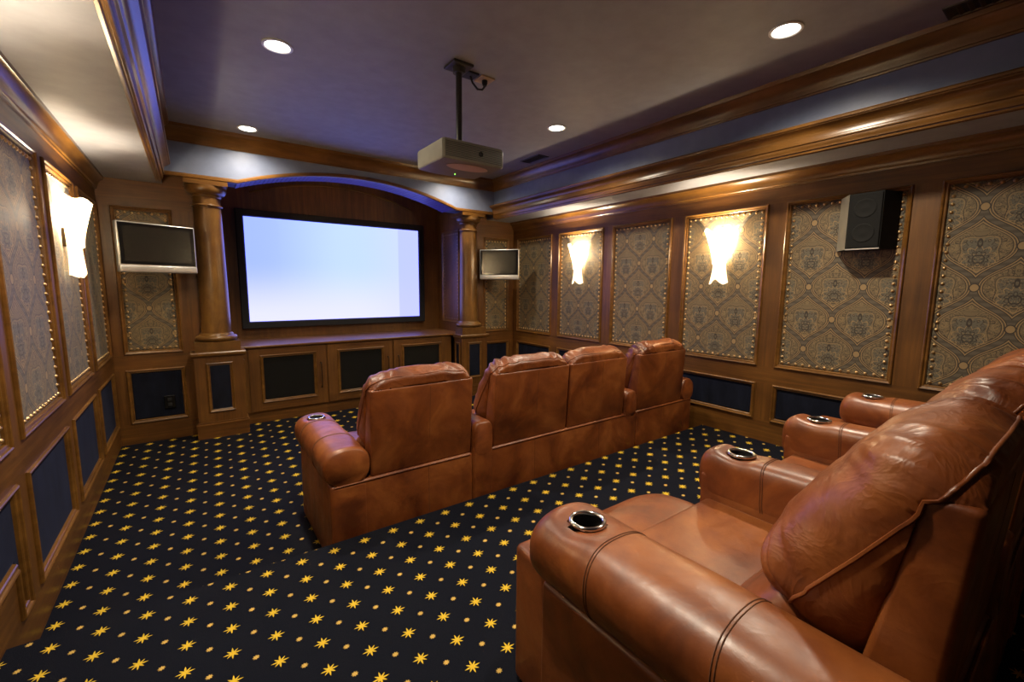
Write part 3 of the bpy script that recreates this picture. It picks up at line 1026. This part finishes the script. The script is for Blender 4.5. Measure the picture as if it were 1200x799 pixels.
bm = bmesh.new(); box(bm, -0.098, 0.098, -0.172, -0.160, -hz - 0.004, -hz + 0.004)
mesh_obj('edge_strip', bm, SILVER, t)

# ------------------------------------------------------------------ ceiling projector
t = empty('ceiling_projector', (1.546, 2.745, 2.36), 0, 'grey box projector hanging from the ceiling on a short pole', 'projector')
bm = bmesh.new()
# body with gently bowed front and softened corners
plan = []
wx, wy = 0.23, 0.205
for k in range(13):
    q = -1 + 2 * k / 12
    plan.append((q * (wx - 0.01), wy + 0.0 - 0.03 * abs(q) ** 3))
plan = [(-wx + 0.012, -wy), (wx - 0.012, -wy), (wx, -wy + 0.012), (wx, wy - 0.035)] + [(x, y) for x, y in plan[::-1]] + [(-wx, wy - 0.035), (-wx, -wy + 0.012)]
lv = [(0.0, 0.965), (0.006, 0.99), (0.014, 1.0), (0.105, 1.0), (0.118, 0.985), (0.125, 0.95)]
rings = [[bm.verts.new((x * s, y * s, z)) for x, y in plan] for z, s in lv]
n = len(plan)
for A, B in zip(rings, rings[1:]):
    for i in range(n):
        bm.faces.new((A[i], A[(i + 1) % n], B[(i + 1) % n], B[i]))
bm.faces.new(rings[0][::-1]); bm.faces.new(rings[-1])
auto_smooth(mesh_obj('casing', bm, PROJ, t), 30)
for k in range(9):
    bm = bmesh.new(); box(bm, -0.212, 0.212, -0.2075, -0.204, 0.017 + k * 0.0105, 0.0205 + k * 0.0105)
    mesh_obj('vent_slat', bm, PROJD, t)
bm = bmesh.new(); lathe(bm, [(0.016, 0), (0.016, 0.006), (0.011, 0.007), (0.010, 0.001), (0.0005, 0.001)], 0, 0, 20, False)
o = mesh_obj('rear_port', bm, BLACK, t, True); o.matrix_basis = Matrix.Translation((0.045, -0.2045, 0.062)) @ Matrix.Rotation(PI / 2, 4, 'X')
bm = bmesh.new()
ring0 = [bm.verts.new((0.02 + 0.155 * math.cos(2 * PI * k / 40), -0.075 + 0.075 * math.sin(2 * PI * k / 40), -0.002)) for k in range(40)]
bm.faces.new(ring0)
ring1 = [bm.verts.new((0.02 + 0.150 * math.cos(2 * PI * k / 40), -0.075 + 0.070 * math.sin(2 * PI * k / 40), 0.004)) for k in range(40)]
for k in range(40): bm.faces.new((ring0[k], ring0[(k + 1) % 40], ring1[(k + 1) % 40], ring1[k]))
mesh_obj('underside_panel', bm, PROJP, t)
bm = bmesh.new(); bmesh.ops.create_uvsphere(bm, u_segments=8, v_segments=6, radius=0.004)
for vv in bm.verts: vv.co += Vector((0.03, 0.12, -0.002))
mesh_obj('indicator_light', bm, GREEN, t)
bm = bmesh.new(); lathe(bm, [(0.05, 0), (0.05, 0.04), (0.043, 0.045), (0.04, 0.002), (0.0005, 0.004)], 0, 0, 24, False)
o = mesh_obj('lens', bm, GLOSSBLACK, t, True); o.matrix_basis = Matrix.Translation((0.0, 0.20, 0.062)) @ Matrix.Rotation(-PI / 2, 4, 'X')
bm = bmesh.new(); tube(bm, [(0, 0, 0.12), (0, 0, CEIL - 2.36 - 0.01)], 0.021, 16)
rbox(bm, -0.07, 0.07, -0.05, 0.05, 0.124, 0.136, 0.004, 2)
auto_smooth(mesh_obj('pole', bm, POLEM, t), 40)
bm = bmesh.new(); rbox(bm, -0.075, 0.075, -0.075, 0.075, CEIL - 2.36 - 0.018, CEIL - 2.36, 0.006, 2)
lathe(bm, [(0.04, CEIL - 2.36 - 0.05), (0.045, CEIL - 2.36 - 0.016)], 0, 0, 16)
mesh_obj('ceiling_plate', bm, POLEM, t)
t = empty('ceiling_outlet', (1.79, 2.806, CEIL), 0, 'ceiling outlet plate with a black plug and looped cable beside the projector pole', 'outlet')
bm = bmesh.new(); rbox(bm, -0.055, 0.055, -0.055, 0.055, -0.010, 0.0, 0.003, 2); mesh_obj('plate', bm, IVORY, t)
bm = bmesh.new(); rbox(bm, -0.17, -0.075, -0.05, 0.05, -0.012, 0.0, 0.003, 2); mesh_obj('junction_cover', bm, BLACK, t)
bm = bmesh.new(); tube(bm, [(-0.12, 0, -0.012), (-0.10, 0, -0.05), (-0.06, 0, -0.082), (-0.02, 0, -0.075), (0.0, 0, -0.05), (0.0, 0, -0.03)], 0.007, 8); mesh_obj('cable', bm, BLACK, t)
bm = bmesh.new(); lathe(bm, [(0.014, -0.045), (0.020, -0.028), (0.020, -0.009)], 0, 0, 12); mesh_obj('plug', bm, BLACK, t)

# ------------------------------------------------------------------ downlights and vents in the ceiling
def downlight():
    t = empty('downlight')
    bm = bmesh.new()
    lathe(bm, [(0.088, 0.0), (0.087, -0.006), (0.074, -0.007), (0.066, -0.001), (0.066, 0.0)], 0, 0, 32, False)
    auto_smooth(mesh_obj('trim_ring', bm, WHITETRIM, t), 40)
    bm = bmesh.new(); lathe(bm, [(0.066, -0.002), (0.05, -0.009), (0.03, -0.013), (0.0005, -0.014)], 0, 0, 32, False)
    mesh_obj('lamp_face', bm, LAMP, t, True)
    L = bpy.data.lights.new('downlight_spot', 'SPOT')
    L.energy = DOWNLIGHT_W; L.color = (1.0, 0.86, 0.66); L.spot_size = math.radians(156); L.spot_blend = 1.0; L.shadow_soft_size = 0.065
    lo = bpy.data.objects.new('downlight_spot', L); COL.objects.link(lo); lo.parent = t; lo.location = (0, 0, -0.025)
    return t
dl = downlight()
DL = [(0.53, 5.0, 'recessed downlight close to the header above the column near the outlet'), (2.84, 5.0, 'recessed downlight close to the header behind the hanging projector'),
      (0.53, 3.21, 'recessed downlight between the projector pole and the aisle wall'), (2.84, 3.21, 'recessed downlight between the projector pole and the damask wall with the speaker'),
      (0.53, 1.26, 'recessed downlight over the riser on the aisle side'), (2.84, 1.26, 'recessed downlight over the riser on the speaker wall side')]
for q, (x, y, lab) in enumerate(DL):
    o = dl if q == 0 else copy_tree(dl)
    o.location = (x, y, CEIL)
    tag(o, lab, 'downlight', 'recessed downlights in the tray ceiling')
    for ch in o.children:
        if ch.type == 'LIGHT':
            if q: ch.data = ch.data.copy()
            ch.data.energy = DOWNLIGHT_W * (0.5 if y > 4.5 else 1.45 if y < 2 else 1.0)

def vent(x, y, label):
    t = empty('ceiling_vent', (x, y, CEIL), 0, label, 'vent')
    bm = frame_bm(rect(0.16, 0.34), [(0, 0), (0.002, 0.006), (0.016, 0.008), (0.022, 0.002), (0.022, -0.0)])
    bmesh.ops.rotate(bm, verts=bm.verts, cent=(0, 0, 0), matrix=Matrix.Rotation(-PI / 2, 3, 'X').inverted())
    mesh_obj('frame', bm, POLEM, t)
    bm = bmesh.new(); box(bm, -0.06, 0.06, -0.15, 0.15, -0.002, 0.0); mesh_obj('backing', bm, BLACK, t)
    for k in range(8):
        bm = bmesh.new(); y0 = -0.14 + k * 0.04
        prism_x(bm, [(y0, -0.001), (y0 + 0.016, -0.009), (y0 + 0.020, -0.009), (y0 + 0.004, -0.001)], -0.058, 0.058)
        mesh_obj('slat', bm, POLEM, t)
vent(3.30, 4.11, 'slatted ceiling register near the crown moulding, close to the header')
vent(3.36, 0.52, 'slatted ceiling register near the crown moulding over the rear seats')

# ------------------------------------------------------------------ leather theatre seats
def spw(a, e):
    return math.copysign(abs(a) ** e, a)

def perim(p, q):
    """continuous position along a square outline, 0..8"""
    if abs(q) >= abs(p): return (p / max(1e-6, abs(q))) % 8 if q > 0 else 4 - p / abs(q)
    return 2 - q / abs(p) if p > 0 else 6 + q / abs(p)

def cushion(bm, c, hw, hl, tf, tb, tilt, e1=0.8, e2=0.45, nu=112, nv=36, gather=0.006, nf=22, soft=0.008, seed=0.0, crown=0.0, shape=None):
    """stuffed cushion: outline in the (x, up) plane, front bulge tf, rear bulge tb, leaning back by tilt"""
    U = Vector((0, -math.sin(tilt), math.cos(tilt)))
    N = Vector((0, math.cos(tilt), math.sin(tilt)))
    c = Vector(c)
    def pt(om, eta):
        rr, d = abs(math.cos(eta)) ** e1, spw(math.sin(eta), e1)
        p, q = spw(math.cos(om), e2), spw(math.sin(om), e2)
        t = perim(p, q)
        nz = noise.noise(Vector((p * rr * 2.1 + seed, q * rr * 2.4 - seed, d * 1.5)))
        nz2 = noise.noise(Vector((p * rr * 5.0 - seed, q * rr * 4.0 + seed, d * 2 + 5)))
        ph = t * (2 * PI * nf / 8) + 5.0 * nz + seed
        g = (max(0.0, rr - 0.45) / 0.55) ** 2.0
        amp = 0.5 + 0.9 * noise.noise(Vector((p * 1.7 + 3 * seed, q * 1.7, seed)))
        fold = gather * max(0.0, amp) * g * math.sin(ph) * (1 if eta > 0 else 0.6)
        th = (tf if d > 0 else tb)
        depth = d * th + (soft * (nz + 0.5 * nz2) + fold) * (1 if d > 0 else 0.5) * min(1.0, abs(d) * 4 + 0.15)
        x, up = p * rr * hw, q * rr * hl
        up += crown * (1 - (p * rr) ** 2) * max(0.0, q * rr)
        L = Vector((x, 0, 0)) + U * (up + 0.5 * fold * (q if abs(q) > 0.5 else 0)) + N * depth
        if shape: L = shape(L)
        return c + L
    rings = []
    for j in range(1, nv):
        eta = -PI / 2 + PI * j / nv
        rings.append([bm.verts.new(pt(2 * PI * i / nu, eta)) for i in range(nu)])
    for A, B in zip(rings, rings[1:]):
        for i in range(nu):
            bm.faces.new((A[i], A[(i + 1) % nu], B[(i + 1) % nu], B[i]))
    bm.faces.new(rings[0][::-1]); bm.faces.new(rings[-1])
    return [pt(2 * PI * i / 96, 0.001) for i in range(96)]

def arm_sweep(bm, xc, hw, z0, z1, y0, y1, cup_y=None, rn=0.10, exp=2.4, n=48):
    """rolled arm: squashed round section, domed nose, cup well pressed into its top"""
    zc, hz_ = (z0 + z1) / 2, (z1 - z0) / 2
    ys = []
    y = y0
    while y < y1 - rn:
        ys.append(y); y += 0.010
    ys += [y1 - rn + rn * math.sin(PI / 2 * k / 14) for k in range(15)]
    rings = []
    for y in ys:
        s = 1.0
        if y > y1 - rn:
            s = max(0.02, (1 - ((y - (y1 - rn)) / rn) ** 2.6)) ** 0.42
        if y < y0 + 0.03:
            s = 1 - 0.10 * (1 - (y - y0) / 0.03) ** 2
        ring = []
        for k in range(n):
            a = 2 * PI * k / n
            px = spw(math.cos(a), 2 / exp) * hw * s
            pz = spw(math.sin(a), 2 / exp) * hz_ * s
            p = Vector((xc + px, y, zc + pz - (1 - s) * 0.02))
            p.z += 0.006 * noise.noise(Vector((px * 9 + xc, y * 4, pz * 9)))
            if cup_y is not None and a < PI:
                r = math.hypot(px, y - cup_y)
                if r < 0.047: p.z -= 0.12
                elif r < 0.10: p.z -= 0.014 * (1 - (r - 0.047) / 0.053)
            ring.append(bm.verts.new(p))
        rings.append(ring)
    for A, B in zip(rings, rings[1:]):
        for i in range(n):
            bm.faces.new((A[i], A[(i + 1) % n], B[(i + 1) % n], B[i]))
    bm.faces.new(rings[0][::-1]); bm.faces.new(rings[-1])

def seam_ring(bm, xc, hw, z0, z1, y, exp=2.4, r=0.0016, a0=-0.9, a1=PI + 0.9):
    zc, hz_ = (z0 + z1) / 2, (z1 - z0) / 2
    pts = []
    for k in range(37):
        a = a0 + (a1 - a0) * k / 36
        q = Vector((xc + spw(math.cos(a), 2 / exp) * (hw + 0.0004), y + 0.012 * math.sin(a), zc + spw(math.sin(a), 2 / exp) * (hz_ + 0.0004)))
        q.z += 0.006 * noise.noise(Vector(((q.x - xc) * 9 + xc, y * 4, (q.z - zc) * 9)))
        pts.append(q)
    tube(bm, pts, r, 5)

def block(bm, x0, x1, y0, y1, z0, z1, r=0.018, xf=0.0, side=0):
    """upholstered block; side -1/+1 pulls the outer front edge inward by xf"""
    vv = box(bm, x0, x1, y0, y1, z0, z1)
    for v_ in vv:
        if side < 0 and abs(v_.co.x - x0) < 1e-6 and v_.co.y > y0 + 1e-6: v_.co.x += xf
        if side > 0 and abs(v_.co.x - x1) < 1e-6 and v_.co.y > y0 + 1e-6: v_.co.x -= xf
    es = list({e for a in vv for e in a.link_edges})
    bmesh.ops.bevel(bm, geom=es, offset=r, segments=4, profile=0.5, affect='EDGES')

def one_tube(name, pts, r, mat, parent):
    bm = bmesh.new(); tube(bm, pts, r, 5)
    return auto_smooth(mesh_obj(name, bm, mat, parent), 60)

ARM_Z0, ARM_Z1, CUPY = 0.485, 0.70, 0.72
TILT = math.radians(33)
def seat_unit(name, loc, arms, seats, label, seed, front=1.11):
    """arms: [(xc, half width, 'outer'/'inner', side)], seats: [(x0, x1)] in local x; back face at local y 0"""
    t = empty(name, loc, 0, label, 'recliner')
    lo = [a[0] - a[1] + (0.03 if a[2] == 'outer' else 0) for a in arms]
    hi = [a[0] + a[1] - (0.03 if a[2] == 'outer' else 0) for a in arms]
    xs0, xs1 = min(lo + [q[0] for q in seats]), max(hi + [q[1] for q in seats])
    bm = bmesh.new(); block(bm, xs0, xs1, 0.0, 0.80, 0.015, 0.505)
    base = auto_smooth(mesh_obj('base', bm, LEATHER, t), 60)
    one_tube('welt', [(xs0 + 0.02, -0.001, 0.497), ((xs0 + xs1) / 2, -0.001, 0.499), (xs1 - 0.02, -0.001, 0.497)], 0.004, LEATHER, base)
    for s0, s1 in seats:
        one_tube('seam', [((s0 + s1) / 2 + 0.02, 0.0005, 0.03), ((s0 + s1) / 2 + 0.02, 0.0005, 0.49)], 0.0016, STITCH, base)
    for xc, hw, kd, side in arms:
        bm = bmesh.new()
        ex = 2.4 if kd == 'outer' else 3.4
        az0 = ARM_Z0 if kd == 'outer' else 0.47
        arm_sweep(bm, xc, hw, az0, ARM_Z1, 0.0 if kd == 'outer' else -0.008, 0.875, CUPY, exp=ex)
        o = auto_smooth(mesh_obj('arm', bm, LEATHER, t), 60)
        if kd == 'inner':
            bm = bmesh.new(); block(bm, xc - hw + 0.003, xc + hw - 0.003, -0.007, 0.84, 0.012, 0.60, 0.016)
            auto_smooth(mesh_obj('arm_panel', bm, LEATHER, o), 60)
        else:
            bm = bmesh.new()
            if side < 0: a0, a1 = xc - hw + 0.028, xc + hw - 0.02
            else: a0, a1 = xc - hw + 0.02, xc + hw - 0.028
            block(bm, a0, a1, -0.002, 1.0, 0.010, 0.50, 0.022, 0.055, side)
            auto_smooth(mesh_obj('arm_panel', bm, LEATHER, o), 60)
            xo = a0 if side < 0 else a1
            for yy in (0.25, 0.60):
                xx = xo - side * 0.055 * yy / 1.0
                one_tube('seam', [(xx, yy, 0.04), (xx, yy, 0.46)], 0.0018, STITCH, o)
        for yy in (0.60, 0.592, 0.27, 0.262):
            bm = bmesh.new(); seam_ring(bm, xc, hw, az0, ARM_Z1, yy, ex)
            auto_smooth(mesh_obj('stitching', bm, STITCH, o), 60)
        bm = bmesh.new()
        tube(bm, [(xc + 0.047 * math.cos(2 * PI * k / 40), CUPY + 0.047 * math.sin(2 * PI * k / 40), ARM_Z1 - 0.009) for k in range(40)], 0.007, 8, True)
        auto_smooth(mesh_obj('cup_ring', bm, CHROME, o), 60)
        bm = bmesh.new()
        lathe(bm, [(0.045, ARM_Z1 - 0.006), (0.043, ARM_Z1 - 0.065), (0.0005, ARM_Z1 - 0.065)], xc, CUPY, 32, False)
        mesh_obj('cup_well', bm, BLACK, o)
    for k, (x0, x1) in enumerate(seats):
        xc, hw = (x0 + x1) / 2, (x1 - x0) / 2
        sd = seed + 3.7 * k
        # seat cushion: lies flat, its "up" direction runs to the front
        bm = bmesh.new()
        def seatshape(L, hw=hw):
            # L.x across, L.y is depth along room y, L.z thickness
            if L.y > 0.12: L.z -= 0.62 * (L.y - 0.12) ** 2
            if L.z > 0:
                L.z -= 0.014 * (1 - (L.x / hw) ** 2) * max(0, 1 - abs(L.y) / 0.4)
                w_ = max(0.0, (0.10 - L.y) / 0.5) ** 1.5 * 1.6
                L.z += 0.020 * w_ * math.sin(30 * L.y + 9 * L.x + 3 * noise.noise(Vector((L.x * 5, L.y * 5, sd))) + sd)
            return L
        cushion(bm, (xc, (front + 0.27) / 2, 0.385), hw, (front - 0.27) / 2, 0.085, 0.10, -PI / 2, 0.42, 0.30, 96, 30, 0.004, 14, 0.006, sd, 0, lambda L: seatshape(Vector((L.x, L.y, -L.z) if False else (L.x, L.y, L.z))))
        auto_smooth(mesh_obj('seat_cushion', bm, LEATHER, t), 80)
        bm = bmesh.new()
        cushion(bm, (xc, front - 0.11, 0.225), hw - 0.006, 0.165, 0.07, 0.06, 0.0, 0.4, 0.3, 64, 18, 0.003, 10, 0.004, sd)
        auto_smooth(mesh_obj('footrest', bm, LEATHER, t), 80)
        # back shell
        bm = bmesh.new()
        vb = []
        for z, ya, yb2 in ((0.50, 0.012, 0.14), (1.0, -0.02, 0.06)):
            for x in (x0 + 0.006, x1 - 0.006):
                vb += [bm.verts.new((x, ya, z)), bm.verts.new((x, yb2, z))]
        for q in ((0, 2, 6, 4), (1, 5, 7, 3), (0, 4, 5, 1), (2, 3, 7, 6), (4, 6, 7, 5), (0, 1, 3, 2)):
            bm.faces.new([vb[i] for i in q])
        bmesh.ops.bevel(bm, geom=bm.edges[:], offset=0.014, segments=4, profile=0.5, affect='EDGES')
        bk = auto_smooth(mesh_obj('back_shell', bm, LEATHER, t), 60)
        one_tube('seam', [(xc + 0.03, 0.0125, 0.52), (xc + 0.03, -0.0185, 0.98)], 0.0016, STITCH, bk)
        # lumbar cushion, then the big upper pillow that leans over the shell's top
        bm = bmesh.new()
        cushion(bm, (xc, 0.33, 0.52), hw - 0.002, 0.20, 0.085, 0.12, math.radians(36), 0.6, 0.35, 80, 24, 0.004, 16, 0.006, sd + 1)
        auto_smooth(mesh_obj('lumbar_cushion', bm, LEATHER, t), 80)
        bm = bmesh.new()
        PC = Vector((xc, 0.138, 0.842))
        def fit(L):
            # the rear of the pillow rests against the shell
            q = PC + L
            lim = 0.135 - 0.16 * (q.z - 0.50) if q.z < 0.992 else -0.016
            if q.y < max(lim, -0.016): L.y += max(lim, -0.016) - q.y
            return L
        rim = cushion(bm, PC, hw, 0.245, 0.155, 0.20, TILT, 0.72, 0.31, 176, 52, 0.016, 30, 0.012, sd + 2, 0.018, fit)
        pc = auto_smooth(mesh_obj('back_pillow', bm, PILLOWL, t), 80)
        bm = bmesh.new(); tube(bm, rim, 0.0045, 6, True)
        auto_smooth(mesh_obj('piping', bm, LEATHER, pc), 60)
    return t

FY = 2.322
seat_unit('recliner', (0, FY, 0), [(0.615, 0.125, 'outer', -1)], [(0.735, 1.393)],
          'brown leather recliner with one wide rolled arm, on the lower floor beside the open aisle', 1.0)
seat_unit('loveseat_recliner', (0, FY, 0), [(1.472, 0.076, 'inner', 0), (2.952, 0.076, 'inner', 0)], [(1.552, 2.222), (2.226, 2.874)],
          'two-seat brown leather recliner section between single seats on the lower floor', 2.3)['category'] = 'sofa'
seat_unit('recliner', (0, FY, 0), [(3.800, 0.100, 'outer', 1)], [(3.034, 3.715)],
          'brown leather recliner at the row end next to the damask wall on the lower floor', 4.9)
RY = 0.10
seat_unit('recliner', (0, RY, RISER_Z), [(0.872, 0.135, 'outer', -1)], [(1.000, 1.660)],
          'large brown leather recliner on the carpeted riser with a wide cupholder arm along the aisle', 7.1)
seat_unit('recliner', (0, RY, RISER_Z), [(1.755, 0.092, 'inner', 0), (2.550, 0.092, 'inner', 0)], [(1.850, 2.455)],
          'brown leather recliner on the riser with narrow cupholder arms on both sides', 9.4, 0.92)
seat_unit('recliner', (0, RY, RISER_Z), [(3.400, 0.125, 'outer', 1)], [(2.645, 3.285)],
          'brown leather recliner on the riser at the row end next to the damask wall', 12.2, 0.92)
